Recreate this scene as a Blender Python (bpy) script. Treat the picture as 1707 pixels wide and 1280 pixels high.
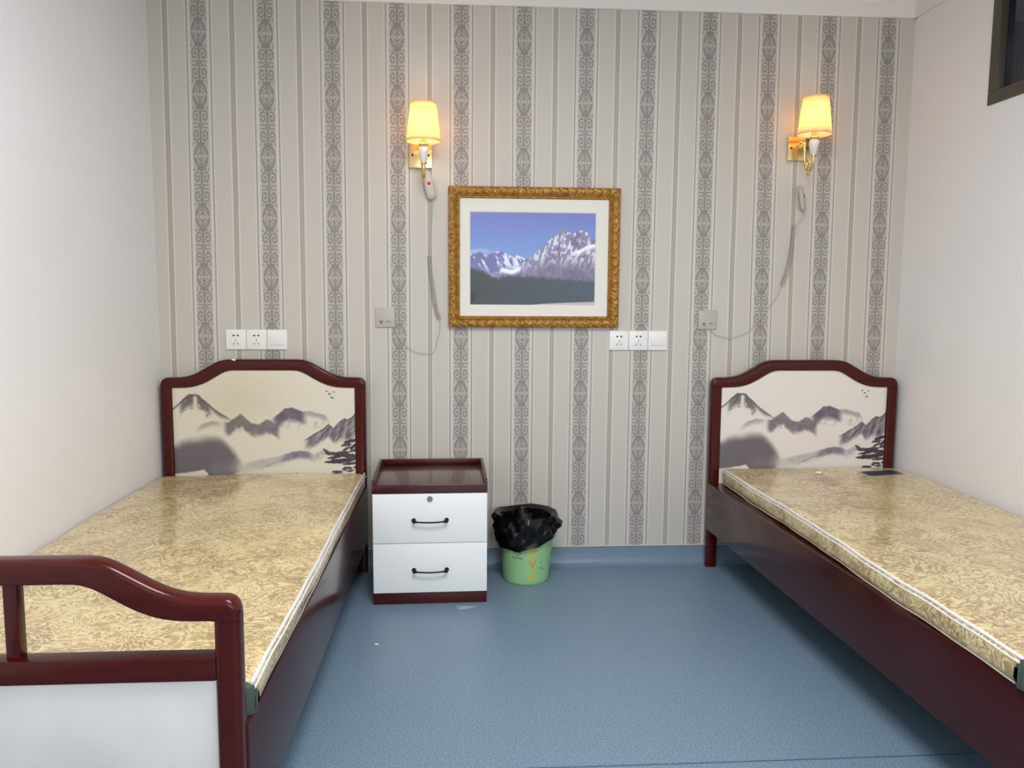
import bpy, bmesh, math, random
import numpy as np
from mathutils import Vector, Matrix

# ------------------------------------------------------------------ clear
for o in list(bpy.data.objects):
    bpy.data.objects.remove(o, do_unlink=True)
scene = bpy.context.scene
COL = scene.collection
random.seed(7)
PI = math.pi

# ------------------------------------------------------------------ camera
F_PX, PITCH, YAW, ROLL, CAM_H = 1335.0, 0.108649, 0.065740, -0.0064778, 1.21
cp, sp, cy, sy = math.cos(PITCH), math.sin(PITCH), math.cos(YAW), math.sin(YAW)
fwd = Vector((sy*cp, cy*cp, -sp)); rgt = Vector((cy, -sy, 0)); dwn = fwd.cross(rgt)
cr, sr = math.cos(ROLL), math.sin(ROLL)
r2 = cr*rgt + sr*dwn; d2 = -sr*rgt + cr*dwn
cam_data = bpy.data.cameras.new('camera')
cam_data.sensor_width = 36.0; cam_data.sensor_fit = 'HORIZONTAL'
cam_data.lens = F_PX/1707.0*36.0; cam_data.clip_start = 0.02
cam = bpy.data.objects.new('camera', cam_data); COL.objects.link(cam)
up = -d2; bk = -fwd
cam.matrix_world = Matrix(((r2.x, up.x, bk.x, 0), (r2.y, up.y, bk.y, 0), (r2.z, up.z, bk.z, CAM_H), (0, 0, 0, 1)))
scene.camera = cam

# ------------------------------------------------------------------ world, lights, exposure
w = bpy.data.worlds.new('world'); scene.world = w; w.use_nodes = True
bgn = w.node_tree.nodes['Background']
bgn.inputs[0].default_value = (0.75, 0.86, 1.0, 1); bgn.inputs[1].default_value = 0.6
scene.view_settings.view_transform = 'Standard'; scene.view_settings.look = 'None'
scene.view_settings.exposure = 0.0; scene.view_settings.gamma = 1.0
scene.view_settings.use_curve_mapping = False

def area(name, loc, rot, sx, sy_, power, col):
    l = bpy.data.lights.new(name, 'AREA'); l.shape = 'RECTANGLE'; l.size = sx; l.size_y = sy_
    l.energy = power; l.color = col
    o = bpy.data.objects.new(name, l); COL.objects.link(o); o.location = loc; o.rotation_euler = rot
    return o
# daylight entering by the window in the wall behind the camera
area('window_daylight', (0.55, -1.52, 1.45), (PI/2, 0, 0), 2.0, 1.5, 42, (0.91, 0.96, 1.0))
# ceiling lamp (its diffuser is built further down)
area('ceiling_lamp_light', (0.25, 1.25, 2.475), (0, 0, 0), 0.9, 0.9, 51, (0.985, 0.99, 1.0))

# ------------------------------------------------------------------ constants of the room
XL, XR, D, YF, ZC = -1.277, 1.980, 3.509, -1.6, 2.52

# ------------------------------------------------------------------ helpers: colour and nodes
def lin(c):
    return tuple(((v/255)/12.92 if v/255 <= 0.04045 else ((v/255+0.055)/1.055)**2.4) for v in c)
def rgba(c): return lin(c)+(1.0,)

class X:
    """tiny expression wrapper over math nodes"""
    nt = None
    def __init__(s, v): s.v = v
    @staticmethod
    def op(o, *a, clamp=False):
        n = X.nt.nodes.new('ShaderNodeMath'); n.operation = o; n.use_clamp = clamp
        for i, q in enumerate(a):
            q = q.v if isinstance(q, X) else q
            if isinstance(q, (int, float)): n.inputs[i].default_value = q
            else: X.nt.links.new(q, n.inputs[i])
        return X(n.outputs[0])
    def __add__(s, o): return X.op('ADD', s, o)
    __radd__ = __add__
    def __sub__(s, o): return X.op('SUBTRACT', s, o)
    def __rsub__(s, o): return X.op('SUBTRACT', o, s)
    def __mul__(s, o): return X.op('MULTIPLY', s, o)
    __rmul__ = __mul__
    def __truediv__(s, o): return X.op('DIVIDE', s, o)
    def abs(s): return X.op('ABSOLUTE', s)
    def sin(s): return X.op('SINE', s)
    def rnd(s): return X.op('ROUND', s)
    def sqrt(s): return X.op('SQRT', s)
    def sm(s, a, b):
        n = X.nt.nodes.new('ShaderNodeMapRange'); n.interpolation_type = 'SMOOTHSTEP'
        X.nt.links.new(s.v, n.inputs[0]); n.inputs[1].default_value = a; n.inputs[2].default_value = b
        return X(n.outputs[0])
    def mx(s, o): return X.op('MAXIMUM', s, o)
    def mn(s, o): return X.op('MINIMUM', s, o)

def mat(name, col, rough=0.5, **k):
    m = bpy.data.materials.new(name); m.use_nodes = True
    b = m.node_tree.nodes['Principled BSDF']
    b.inputs['Base Color'].default_value = rgba(col); b.inputs['Roughness'].default_value = rough
    for kk, v in k.items():
        b.inputs[kk.replace('_', ' ')].default_value = v
    return m
def nd(m, t, **k):
    n = m.node_tree.nodes.new(t)
    for a, v in k.items():
        if a.startswith('i_'): n.inputs[a[2:].replace('_', ' ')].default_value = v
        else: setattr(n, a, v)
    return n
def lk(m, a, b): m.node_tree.links.new(a, b)
def bsdf(m): return m.node_tree.nodes['Principled BSDF']
def objco(m, scale=(1, 1, 1)):
    tc = nd(m, 'ShaderNodeTexCoord'); mp = nd(m, 'ShaderNodeMapping'); mp.inputs['Scale'].default_value = scale
    lk(m, tc.outputs['Object'], mp.inputs[0]); return mp.outputs[0]
def ramp(m, sock, stops):
    r = nd(m, 'ShaderNodeValToRGB'); e = r.color_ramp.elements
    while len(e) < len(stops): e.new(0.5)
    for q, (p_, c) in zip(e, stops): q.position = p_; q.color = rgba(c)
    lk(m, sock, r.inputs[0]); return r.outputs[0]
def mix(m, f, a, b):
    n = nd(m, 'ShaderNodeMix', data_type='RGBA')
    for sock, v in ((n.inputs[0], f), (n.inputs[6], a), (n.inputs[7], b)):
        if isinstance(v, X): v = v.v
        if isinstance(v, (int, float)): sock.default_value = v
        elif isinstance(v, tuple): sock.default_value = rgba(v)
        else: lk(m, v, sock)
    return n.outputs[2]
def bump(m, sock, strength, dist=0.001):
    n = nd(m, 'ShaderNodeBump'); n.inputs['Strength'].default_value = strength; n.inputs['Distance'].default_value = dist
    lk(m, sock, n.inputs['Height']); lk(m, n.outputs[0], bsdf(m).inputs['Normal'])
def noise(m, co, scale, detail=3, rough=0.5, dist=0.0):
    n = nd(m, 'ShaderNodeTexNoise'); n.inputs['Scale'].default_value = scale; n.inputs['Detail'].default_value = detail
    n.inputs['Roughness'].default_value = rough; n.inputs['Distortion'].default_value = dist
    lk(m, co, n.inputs['Vector']); return n.outputs[0]

# ------------------------------------------------------------------ materials
M = {}
# painted plaster
m = mat('white_paint', (233, 231, 231), 0.62); co = objco(m)
lk(m, ramp(m, noise(m, co, 1.3, 4), [(0.3, (231, 229, 229)), (0.7, (236, 234, 234))]), bsdf(m).inputs['Base Color'])
bump(m, noise(m, co, 160, 3), 0.12, 0.002); M['paint'] = m
m = mat('ceiling_paint', (226, 222, 218), 0.7); co = objco(m); bump(m, noise(m, co, 120, 2), 0.06, 0.002); M['ceil'] = m
m = mat('moulding_white', (232, 227, 222), 0.5); co = objco(m); bump(m, noise(m, co, 60, 2), 0.03, 0.002); M['trim'] = m
# vinyl floor, speckled
def vinyl(name, a, b, c, rough):
    m = mat(name, b, rough); co = objco(m)
    f = noise(m, co, 260, 2, 0.6)
    base = ramp(m, f, [(0.33, a), (0.5, b), (0.68, c)])
    big = noise(m, co, 2.2, 4)
    lk(m, mix(m, ramp(m, big, [(0.35, (0, 0, 0)), (0.65, (60, 60, 60))]), base, b), bsdf(m).inputs['Base Color'])
    r = ramp(m, noise(m, co, 3.0, 5), [(0.3, (148, 148, 148)), (0.7, (178, 178, 178))]); lk(m, r, bsdf(m).inputs['Roughness'])
    bump(m, noise(m, co, 500, 2), 0.08, 0.0006); return m
M['floor'] = vinyl('blue_speckled_vinyl', (68, 95, 116), (107, 131, 150), (148, 168, 184), 0.4)
M['cove'] = vinyl('blue_vinyl_skirting', (96, 119, 138), (108, 131, 150), (120, 143, 162), 0.4)
M['cream'] = mat('cream_strip', (196, 188, 170), 0.5)
co = objco(M['cream']); bump(M['cream'], noise(M['cream'], co, 80), 0.05)
M['weld'] = mat('dark_weld', (62, 84, 108), 0.5); bump(M['weld'], noise(M['weld'], objco(M['weld']), 300), 0.2)
# red-brown lacquered wood
def wood(name, a, b, rough, coat=0.6, axis=(2, 30, 30)):
    m = mat(name, a, rough, Coat_Weight=coat, Coat_Roughness=0.12, Specular_IOR_Level=0.25)
    co = objco(m, axis); n = noise(m, co, 3.0, 5, 0.6, 0.6)
    lk(m, ramp(m, n, [(0.3, a), (0.72, b)]), bsdf(m).inputs['Base Color'])
    bump(m, noise(m, objco(m), 14, 2), 0.02, 0.001); return m
M['wood'] = wood('mahogany_lacquer', (58, 8, 6), (76, 18, 11), 0.22, 0.12)
M['wood_rail'] = wood('mahogany_lacquer_rail', (53, 13, 13), (58, 16, 15), 0.22, 0.25, (30, 2, 30))
M['laminate_red'] = wood('mahogany_laminate', (58, 11, 11), (74, 21, 17), 0.3, 0.2)
M['laminate_top'] = wood('mahogany_laminate_top', (58, 14, 14), (70, 22, 19), 0.3, 0.8)
# white laminate
m = mat('white_laminate', (237, 238, 236), 0.35); bump(m, noise(m, objco(m), 220, 2), 0.03, 0.0005); M['lam'] = m
m = mat('white_padded_leatherette', (214, 214, 212), 0.5); co = objco(m)
lk(m, ramp(m, noise(m, co, 4, 6), [(0.3, (203, 200, 196)), (0.65, (217, 214, 209))]), bsdf(m).inputs['Base Color'])
bump(m, noise(m, co, 260, 2), 0.12, 0.0006); M['leather'] = m
m = mat('white_plastic', (232, 230, 226), 0.3); bump(m, noise(m, objco(m), 90), 0.01); M['plastic'] = m
m = mat('grey_white_plastic', (180, 174, 164), 0.35); bump(m, noise(m, objco(m), 90), 0.01); M['plastic2'] = m
m = mat('socket_slot_black', (14, 13, 13), 0.6); bump(m, noise(m, objco(m), 90), 0.01); M['slot'] = m
m = mat('black_iron', (22, 20, 26), 0.35, Metallic=0.6); bump(m, noise(m, objco(m), 200), 0.05); M['black'] = m
m = mat('steel', (170, 168, 160), 0.25, Metallic=1.0); bump(m, noise(m, objco(m), 300), 0.03); M['steel'] = m
m = mat('polished_brass', (236, 206, 146), 0.2, Metallic=1.0); bump(m, noise(m, objco(m), 120), 0.02); M['brass'] = m
m = mat('white_ceramic', (225, 222, 220), 0.12, Coat_Weight=0.5); bump(m, noise(m, objco(m), 40), 0.01); M['ceramic'] = m
m = mat('red_button', (200, 24, 34), 0.35); bump(m, noise(m, objco(m), 90), 0.01); M['red'] = m
# gilt carved frame
m = mat('gilt_frame', (176, 128, 48), 0.42, Metallic=0.35); co = objco(m)
lk(m, ramp(m, noise(m, co, 60, 4), [(0.3, (132, 86, 26)), (0.7, (184, 138, 60))]), bsdf(m).inputs['Base Color'])
bump(m, noise(m, co, 240, 3), 0.25, 0.001); M['gilt'] = m
m = mat('mat_board', (226, 224, 214), 0.7); bump(m, noise(m, objco(m), 300), 0.05); M['mat'] = m
# colour-attribute prints
def print_mat(name, rough, coat=0.0):
    m = mat(name, (200, 200, 200), rough, Coat_Weight=coat)
    a = nd(m, 'ShaderNodeAttribute', attribute_name='print'); lk(m, a.outputs['Color'], bsdf(m).inputs['Base Color'])
    bump(m, noise(m, objco(m), 300), 0.05, 0.0005); return m
M['print'] = print_mat('printed_leatherette', 0.45)
M['photo'] = print_mat('printed_photograph', 0.5)
# trash can, bag
m = mat('green_plastic', (150, 198, 142), 0.32); bump(m, noise(m, objco(m), 60), 0.02); M['green'] = m
m = mat('black_bin_liner', (8, 8, 10), 0.3, Specular_IOR_Level=0.35); co = objco(m); bump(m, noise(m, co, 30, 4, 0.6, 1.2), 0.45, 0.004); M['bag'] = m
m = mat('yellow_print', (206, 186, 74), 0.4); bump(m, noise(m, objco(m), 60), 0.02); M['yellow'] = m
m = mat('orange_print', (214, 150, 60), 0.4); bump(m, noise(m, objco(m), 60), 0.02); M['orange'] = m
m = mat('dark_green_print', (44, 84, 56), 0.4); bump(m, noise(m, objco(m), 60), 0.02); M['dkgreen'] = m
# film / mattress
m = mat('clear_film_piping', (226, 226, 226), 0.18, Coat_Weight=0.6); bump(m, noise(m, objco(m), 50), 0.1, 0.001); M['piping'] = m
m = mat('film_seam_grey', (190, 184, 166), 0.3, Coat_Weight=0.6); bump(m, noise(m, objco(m), 50), 0.1, 0.001); M['piping2'] = m
m = mat('dark_corner_cloth', (92, 108, 98), 0.5); bump(m, noise(m, objco(m), 80), 0.2, 0.001); M['corner'] = m
m = mat('blue_label', (52, 74, 120), 0.3, Coat_Weight=0.6); co = objco(m)
lk(m, ramp(m, noise(m, co, 60, 3), [(0.42, (40, 42, 50)), (0.5, (66, 92, 140)), (0.7, (120, 128, 138))]), bsdf(m).inputs['Base Color']); M['label'] = m
def brocade():
    m = mat('gold_brocade_under_film', (205, 182, 130), 0.45, Coat_Weight=1.0, Coat_Roughness=0.09)
    nt = m.node_tree; X.nt = nt
    co = objco(m)
    n1 = X(noise(m, co, 8.0, 2.0, 0.5, 1.3))
    n2 = X(noise(m, co, 26.0, 2.0, 0.55, 1.6))
    n3 = X(noise(m, co, 70.0, 2.0, 0.5, 0.8))
    patch_ = X(noise(m, co, 7.0, 2.0, 0.5, 0.6)).sm(0.35, 0.65)
    lines = (n1*74.0 + n2*7.0).sin()
    curls = (n2*46.0).sin()
    pat = (lines*0.6 + curls*0.5 + (n3-0.5)*0.9 + (patch_-0.5)*0.7).sm(-0.45, 0.20)
    patch = X(noise(m, co, 5.5, 2.0, 0.5, 0.6)).sm(0.42, 0.60)
    fine = n3.sm(0.35, 0.65)
    gold = mix(m, patch, (160, 134, 88), (178, 152, 100))
    pale = mix(m, fine, (212, 190, 138), (228, 209, 158))
    lk(m, mix(m, pat, gold, pale), bsdf(m).inputs['Base Color'])
    # wrinkled clear film: the coat has its own ripples
    wr = noise(m, objco(m, (1.0, 2.2, 1.0)), 9.0, 3, 0.5, 0.8)
    b = nd(m, 'ShaderNodeBump'); b.inputs['Strength'].default_value = 0.28; b.inputs['Distance'].default_value = 0.008
    lk(m, wr, b.inputs['Height']); lk(m, b.outputs[0], bsdf(m).inputs['Coat Normal'])
    b2 = nd(m, 'ShaderNodeBump'); b2.inputs['Strength'].default_value = 0.25; b2.inputs['Distance'].default_value = 0.002
    lk(m, pat.v, b2.inputs['Height']); lk(m, b2.outputs[0], bsdf(m).inputs['Normal'])
    return m
M['brocade'] = brocade()
# striped damask wallpaper, driven by UV: u counts stripes, v counts ornaments
def wallpaper():
    m = mat('striped_damask_wallpaper', (186, 178, 167), 0.55)
    nt = m.node_tree; X.nt = nt
    uv = nd(m, 'ShaderNodeUVMap'); sep = nd(m, 'ShaderNodeSeparateXYZ'); lk(m, uv.outputs[0], sep.inputs[0])
    U, V = X(sep.outputs[0]), X(sep.outputs[1])
    s = U - U.rnd(); a = s.abs(); t = V - V.rnd(); b = t.abs()
    wv = (V*2*PI*8).sin()
    def line(x, c, w0, w1): return 1.0 - (x-c).abs().sm(w0, w1)
    edge = line(a, 0.176, 0.006, 0.013)                       # thin dark rule on both sides of the band
    halo = line(a, 0.200, 0.004, 0.012)
    halo2 = line(a, 0.150, 0.010, 0.022)
    # scroll pair: dark ring, light curl inside, dark eye
    dx = a - 0.062; dy = b - 0.150
    r = (dx*dx + dy*dy*0.30).sqrt(); th = X.op('ARCTAN2', dy*0.55, dx)
    spiral = (r*(2*PI/0.036) - th + 0.6).sin().sm(-0.45, 0.15) * (1.0 - r.sm(0.056, 0.062))
    stem = (1.0 - a.sm(0.012, 0.020)) * (1.0 - (b-0.165).abs().sm(0.11, 0.13))
    # leaf cluster round (0, 0.5), split across the middle
    ey = 0.5 - b
    r5 = ((a/0.116)*(a/0.116) + (ey/0.215)*(ey/0.215)).sqrt()
    ring = r5.sm(0.70, 0.76) * (1.0 - r5.sm(0.95, 1.0))
    veins = ((a*1.0 + ey*0.75)*(2*PI/0.052)).sin().sm(-0.2, 0.3)
    spine = 1.0 - a.sm(0.008, 0.016)
    inner = veins.mx(spine) * (1.0 - r5.sm(0.70, 0.76))
    leaf = ring.mx(inner) * ey.sm(0.006, 0.014)
    knot = (1.0 - a.sm(0.060, 0.076)) * (1.0 - (b-0.288).abs().sm(0.016, 0.030))
    bar = (1.0 - a.sm(0.105, 0.115)) * line(b, 0.032, 0.008, 0.014)
    bar0 = (1.0 - a.sm(0.040, 0.050)) * (1.0 - b.sm(0.010, 0.018))
    side = line(a, 0.108, 0.008, 0.018) * line(b, 0.285, 0.020, 0.040)
    dark = spiral.mx(stem).mx(leaf).mx(knot).mx(bar).mx(bar0).mx(side*0.8)
    edgew = ((V*2*PI*12).sin()*0.006) + 0.122
    ground = (1.0 - (a - edgew).sm(-0.004, 0.006))
    dark = dark.mx(ground*0.40)
    # half-way stripe: narrow, darker, with tiny zigzag
    am = 0.5 - a
    tick = ((V*2*PI*15).sin()*0.5+0.5)
    mid = (1.0 - am.sm(0.030, 0.038)) * (tick*line(am, 0.0, 0.006, 0.016)*-0.35 + 0.75)
    mhalo = line(am, 0.050, 0.006, 0.014)
    uvc = nd(m, 'ShaderNodeCombineXYZ'); lk(m, U.v, uvc.inputs[0]); lk(m, V.v, uvc.inputs[1])
    grain = X(noise(m, uvc.outputs[0], 60, 3, 0.6))
    light = mix(m, (halo.mx(mhalo).mx(halo2*0.8)), (195, 189, 180), (207, 202, 193))
    inband = 1.0 - a.sm(0.170, 0.178)
    light = mix(m, inband*0.6, light, (203, 197, 189))
    dk = mix(m, grain.sm(0.3, 0.7), (132, 125, 121), (147, 140, 135))
    c = mix(m, (dark.mx(edge*0.8)), light, dk)
    c = mix(m, mid, c, (154, 147, 135))
    lk(m, c, bsdf(m).inputs['Base Color'])
    bump(m, (dark*-1.0 + grain*0.3).v, 0.12, 0.0008)
    return m
M['wallpaper'] = wallpaper()
# lampshade: translucent fabric
def shade_mat():
    m = bpy.data.materials.new('lampshade_fabric'); m.use_nodes = True; nt = m.node_tree
    b = bsdf(m); out = nt.nodes['Material Output']
    b.inputs['Base Color'].default_value = rgba((238, 226, 200)); b.inputs['Roughness'].default_value = 0.8
    tr = nd(m, 'ShaderNodeBsdfTranslucent'); tr.inputs[0].default_value = rgba((255, 230, 184))
    w_ = nd(m, 'ShaderNodeTexWave', wave_type='BANDS', bands_direction='Z'); w_.inputs['Scale'].default_value = 260
    lk(m, objco(m), w_.inputs[0]); bump(m, w_.outputs[0], 0.1, 0.0005)
    mx = nd(m, 'ShaderNodeMixShader'); mx.inputs[0].default_value = 0.62
    lk(m, b.outputs[0], mx.inputs[1]); lk(m, tr.outputs[0], mx.inputs[2]); lk(m, mx.outputs[0], out.inputs[0]); return m
M['shade'] = shade_mat()
def emis(name, col, st):
    m = mat(name, (255, 255, 255), 0.5); b = bsdf(m)
    b.inputs['Emission Color'].default_value = lin(col)+(1,); b.inputs['Emission Strength'].default_value = st; return m
M['diffuser'] = emis('ceiling_lamp_diffuser', (255, 250, 240), 1.5)
# window
m = mat('bronze_aluminium', (88, 84, 74), 0.35, Metallic=0.5); bump(m, noise(m, objco(m), 200), 0.03); M['alu'] = m
m = mat('dark_glass', (20, 22, 34), 0.06); co = objco(m)
lk(m, ramp(m, noise(m, co, 3, 2), [(0.35, (16, 18, 24)), (0.65, (30, 29, 46))]), bsdf(m).inputs['Base Color']); M['glass'] = m
m = mat('paper_scrap', (238, 232, 215), 0.6); bump(m, noise(m, objco(m), 90), 0.1); M['paper'] = m
m = mat('dried_spill', (142, 162, 172), 0.35); bump(m, noise(m, objco(m), 90), 0.1); M['spill'] = m

# ------------------------------------------------------------------ helpers: objects
def tag(o, label=None, cat=None, group=None, kind=None):
    for k_, v in (('label', label), ('category', cat), ('group', group), ('kind', kind)):
        if v: o[k_] = v
    return o
def thing(name, label, cat, loc, rotz=0.0, group=None):
    o = bpy.data.objects.new(name, None); COL.objects.link(o); o.empty_display_size = 0.05
    o.location = loc; o.rotation_euler = (0, 0, rotz)
    return tag(o, label, cat, group)
def finish(bm, angle=35):
    bmesh.ops.recalc_face_normals(bm, faces=bm.faces)
    for f in bm.faces: f.smooth = True
    lim = math.radians(angle)
    for e in bm.edges:
        if len(e.link_faces) == 2:
            e.smooth = e.calc_face_angle(0) < lim
def obj(name, bm, m, parent=None, loc=None, angle=35, kind=None, label=None):
    """bm in the parent's local frame (or world when there is none)"""
    finish(bm, angle)
    me = bpy.data.meshes.new(name); bm.to_mesh(me); bm.free()
    me.materials.append(M[m] if isinstance(m, str) else m)
    o = bpy.data.objects.new(name, me); COL.objects.link(o)
    if parent: o.parent = parent
    if loc: o.location = loc
    if kind: o['kind'] = kind
    if label: o['label'] = label
    return o
def box_bm(x0, x1, y0, y1, z0, z1, bev=0.0, seg=2, bm=None):
    bm2 = bmesh.new()
    bmesh.ops.create_cube(bm2, size=1)
    for v in bm2.verts:
        v.co = Vector((x0+(v.co.x+.5)*(x1-x0), y0+(v.co.y+.5)*(y1-y0), z0+(v.co.z+.5)*(z1-z0)))
    if bev > 0: bmesh.ops.bevel(bm2, geom=list(bm2.edges), offset=bev, segments=seg, profile=0.6, affect='EDGES')
    if bm is None: return bm2
    me = bpy.data.meshes.new('t'); bm2.to_mesh(me); bm.from_mesh(me); bpy.data.meshes.remove(me); bm2.free(); return bm
def box(name, x0, x1, y0, y1, z0, z1, m, parent=None, bev=0.002, seg=2, **k):
    return obj(name, box_bm(x0, x1, y0, y1, z0, z1, bev, seg), m, parent, **k)
def lathe_bm(prof, seg=40, axis='Z', c=(0, 0, 0), bm=None):
    bm = bm or bmesh.new(); rings = []
    for r, h in prof:
        ring = []
        for i in range(seg):
            a = 2*PI*i/seg
            p = (r*math.cos(a), r*math.sin(a), h) if axis == 'Z' else (r*math.cos(a), -h, r*math.sin(a))
            ring.append(bm.verts.new((p[0]+c[0], p[1]+c[1], p[2]+c[2])))
        rings.append(ring)
    for A, B in zip(rings, rings[1:]):
        for i in range(seg):
            j = (i+1) % seg; bm.faces.new((A[i], A[j], B[j], B[i]))
    for ring, (r, h) in ((rings[0], prof[0]), (rings[-1], prof[-1])):
        if r > 1e-5 and prof[0] != prof[-1]:
            try: bm.faces.new(ring)
            except ValueError: pass
    bmesh.ops.remove_doubles(bm, verts=bm.verts, dist=1e-6)
    return bm
def tube_bm(pts, rad, seg=8, bm=None, cap=True):
    bm = bm or bmesh.new(); pts = [Vector(p) for p in pts]; rings = []; n = len(pts)
    prev = None
    for i, p in enumerate(pts):
        t = (pts[min(i+1, n-1)]-pts[max(i-1, 0)]).normalized()
        if prev is None:
            q = Vector((0, 0, 1)) if abs(t.z) < 0.9 else Vector((1, 0, 0)); u = t.cross(q).normalized()
        else:
            u = (prev - t*prev.dot(t)).normalized()
        prev = u; v = t.cross(u)
        rr = rad[i] if isinstance(rad, (list, tuple)) else rad
        rings.append([bm.verts.new(p + (u*math.cos(2*PI*k/seg)+v*math.sin(2*PI*k/seg))*rr) for k in range(seg)])
    for A, B in zip(rings, rings[1:]):
        for k in range(seg):
            j = (k+1) % seg; bm.faces.new((A[k], A[j], B[j], B[k]))
    if cap: bm.faces.new(rings[0]); bm.faces.new(rings[-1])
    return bm
def spline(pts, n=8):
    pts = [Vector(p) for p in pts]; P_ = [pts[0]*2-pts[1]]+pts+[pts[-1]*2-pts[-2]]; out = []
    for i in range(1, len(P_)-2):
        a, b, c, d = P_[i-1:i+3]
        for k in range(n):
            t = k/n
            out.append(0.5*((2*b)+(c-a)*t+(2*a-5*b+4*c-d)*t*t+(3*b-a-3*c+d)*t**3))
    out.append(pts[-1]); return out
def extrude_poly(pts, y0, y1, bev=0.0, bm=None):
    """polygon in x,z pushed from y0 to y1"""
    bm = bm or bmesh.new()
    A = [bm.verts.new((x, y0, z)) for x, z in pts]; B = [bm.verts.new((x, y1, z)) for x, z in pts]
    bm.faces.new(A); bm.faces.new(B[::-1]); n = len(pts)
    for i in range(n):
        j = (i+1) % n; bm.faces.new((A[i], B[i], B[j], A[j]))
    return bm

# ------------------------------------------------------------------ room shell
tag(box('floor', XL-.1, XR+.1, YF-.1, D+.1, -0.1, 0.0, 'floor', bev=0), kind='structure')
fl = bpy.data.objects['floor']
bm = bmesh.new()
tube_bm([(XL, 1.952, -0.0012), (0.39, 1.938, -0.0012), (XR, 1.942, -0.0012)], 0.0030, 6, bm); obj('weld_seam', bm, 'weld', fl)
tag(box('ceiling', XL-.1, XR+.1, YF-.1, D+.1, ZC, ZC+.1, 'ceil', bev=0), kind='structure')
tag(box('wall_left', XL-.1, XL, YF, D+.1, 0, ZC, 'paint', bev=0), kind='structure')
# back wall with warped UVs: stripes sit where the paper was hung
K_X = [(-1.072, -1.086), (-0.800, -0.804), (-0.529, -0.534), (-0.2600, -0.262), (0.009, 0.005), (0.274, 0.2745), (0.540, 0.536),
       (0.807, 0.803), (1.071, 1.070), (1.333, 1.344), (1.597, 1.609), (1.862, 1.872)]   # x at z=2.29 and z=0.95
def kx(k, z):
    if k < 0: a, b = K_X[0]; a -= .267*(-k); b -= .267*(-k)
    elif k > 11: a, b = K_X[11]; a += .264*(k-11); b += .264*(k-11)
    else: a, b = K_X[k]
    return b+(a-b)*(max(z, 0.5)-0.953)/(2.29-0.953)
bm = bmesh.new(); uvl = bm.loops.layers.uv.new('UVMap')
ks = list(range(-1, 13)); zs = [0, 0.5, 0.953, 1.6, 2.29, ZC]
vv = {}
for k in ks:
    for z in zs: vv[k, z] = bm.verts.new((kx(k, z), D, z))
phase = {k: 0.155 for k in ks}
phase.update({-1: 0.195, 0: 0.195, 1: 0.190, 2: 0.165})
for k in ks[:-1]:
    for z0, z1 in zip(zs, zs[1:]):
        f = bm.faces.new((vv[k, z0], vv[k+1, z0], vv[k+1, z1], vv[k, z1]))
        for l, (kk, zz) in zip(f.loops, ((k, z0), (k+1, z0), (k+1, z1), (k, z1))):
            l[uvl].uv = (kk, (zz-0.160)/0.25)
me = bpy.data.meshes.new('wall_back'); bm.normal_update()
g = bmesh.ops.extrude_face_region(bm, geom=list(bm.faces))
for e in g['geom']:
    if isinstance(e, bmesh.types.BMVert): e.co.y += 0.1
bmesh.ops.recalc_face_normals(bm, faces=bm.faces)
bm.to_mesh(me); bm.free(); me.materials.append(M['wallpaper'])
wb = bpy.data.objects.new('wall_back', me); COL.objects.link(wb); wb['kind'] = 'structure'
# right wall with the high dark window
WY0, WY1, WZ0, WZ1 = 1.75, 2.978, 1.932, 2.44
wr = box('wall_right', XR, XR+.1, YF, D+.1, 0, WZ0, 'paint', bev=0)
bm = bmesh.new()
box_bm(XR, XR+.1, YF, D+.1, 0, WZ0, 0, 2, bm); box_bm(XR, XR+.1, YF, WY0, WZ0, ZC, 0, 2, bm)
box_bm(XR, XR+.1, WY1, D+.1, WZ0, ZC, 0, 2, bm); box_bm(XR, XR+.1, WY0, WY1, WZ1, ZC, 0, 2, bm)
bmesh.ops.remove_doubles(bm, verts=bm.verts, dist=1e-5)
bm.to_mesh(wr.data); bm.free(); wr['kind'] = 'structure'
win = thing('window_1', 'dark glazed high window with a bronze aluminium frame in the right wall', 'window', (XR, (WY0+WY1)/2, WZ0)); win['kind'] = 'structure'
hw = (WY1-WY0)/2; hh = WZ1-WZ0; ft = 0.047
for nm, b_ in (('frame_bottom', (-.006, .05, -hw, hw, 0, ft)), ('frame_top', (-.006, .05, -hw, hw, hh-ft, hh)),
               ('frame_stile', (-.006, .05, hw-ft, hw, ft, hh-ft)), ('frame_stile', (-.006, .05, -hw, -hw+ft, ft, hh-ft)),
               ('frame_stile', (-.002, .05, -.02, .02, ft, hh-ft))):
    box(nm, *b_, 'alu', win, 0.003)
for a_, b_ in ((-hw+ft, -.02), (.02, hw-ft)):
    box('pane', .022, .028, a_, b_, ft, hh-ft, 'glass', win, 0)
bm = bmesh.new(); box_bm(.055, .06, -hw, hw, 0, hh, 0, 2, bm); obj('backing', bm, 'slot', win)
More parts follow.
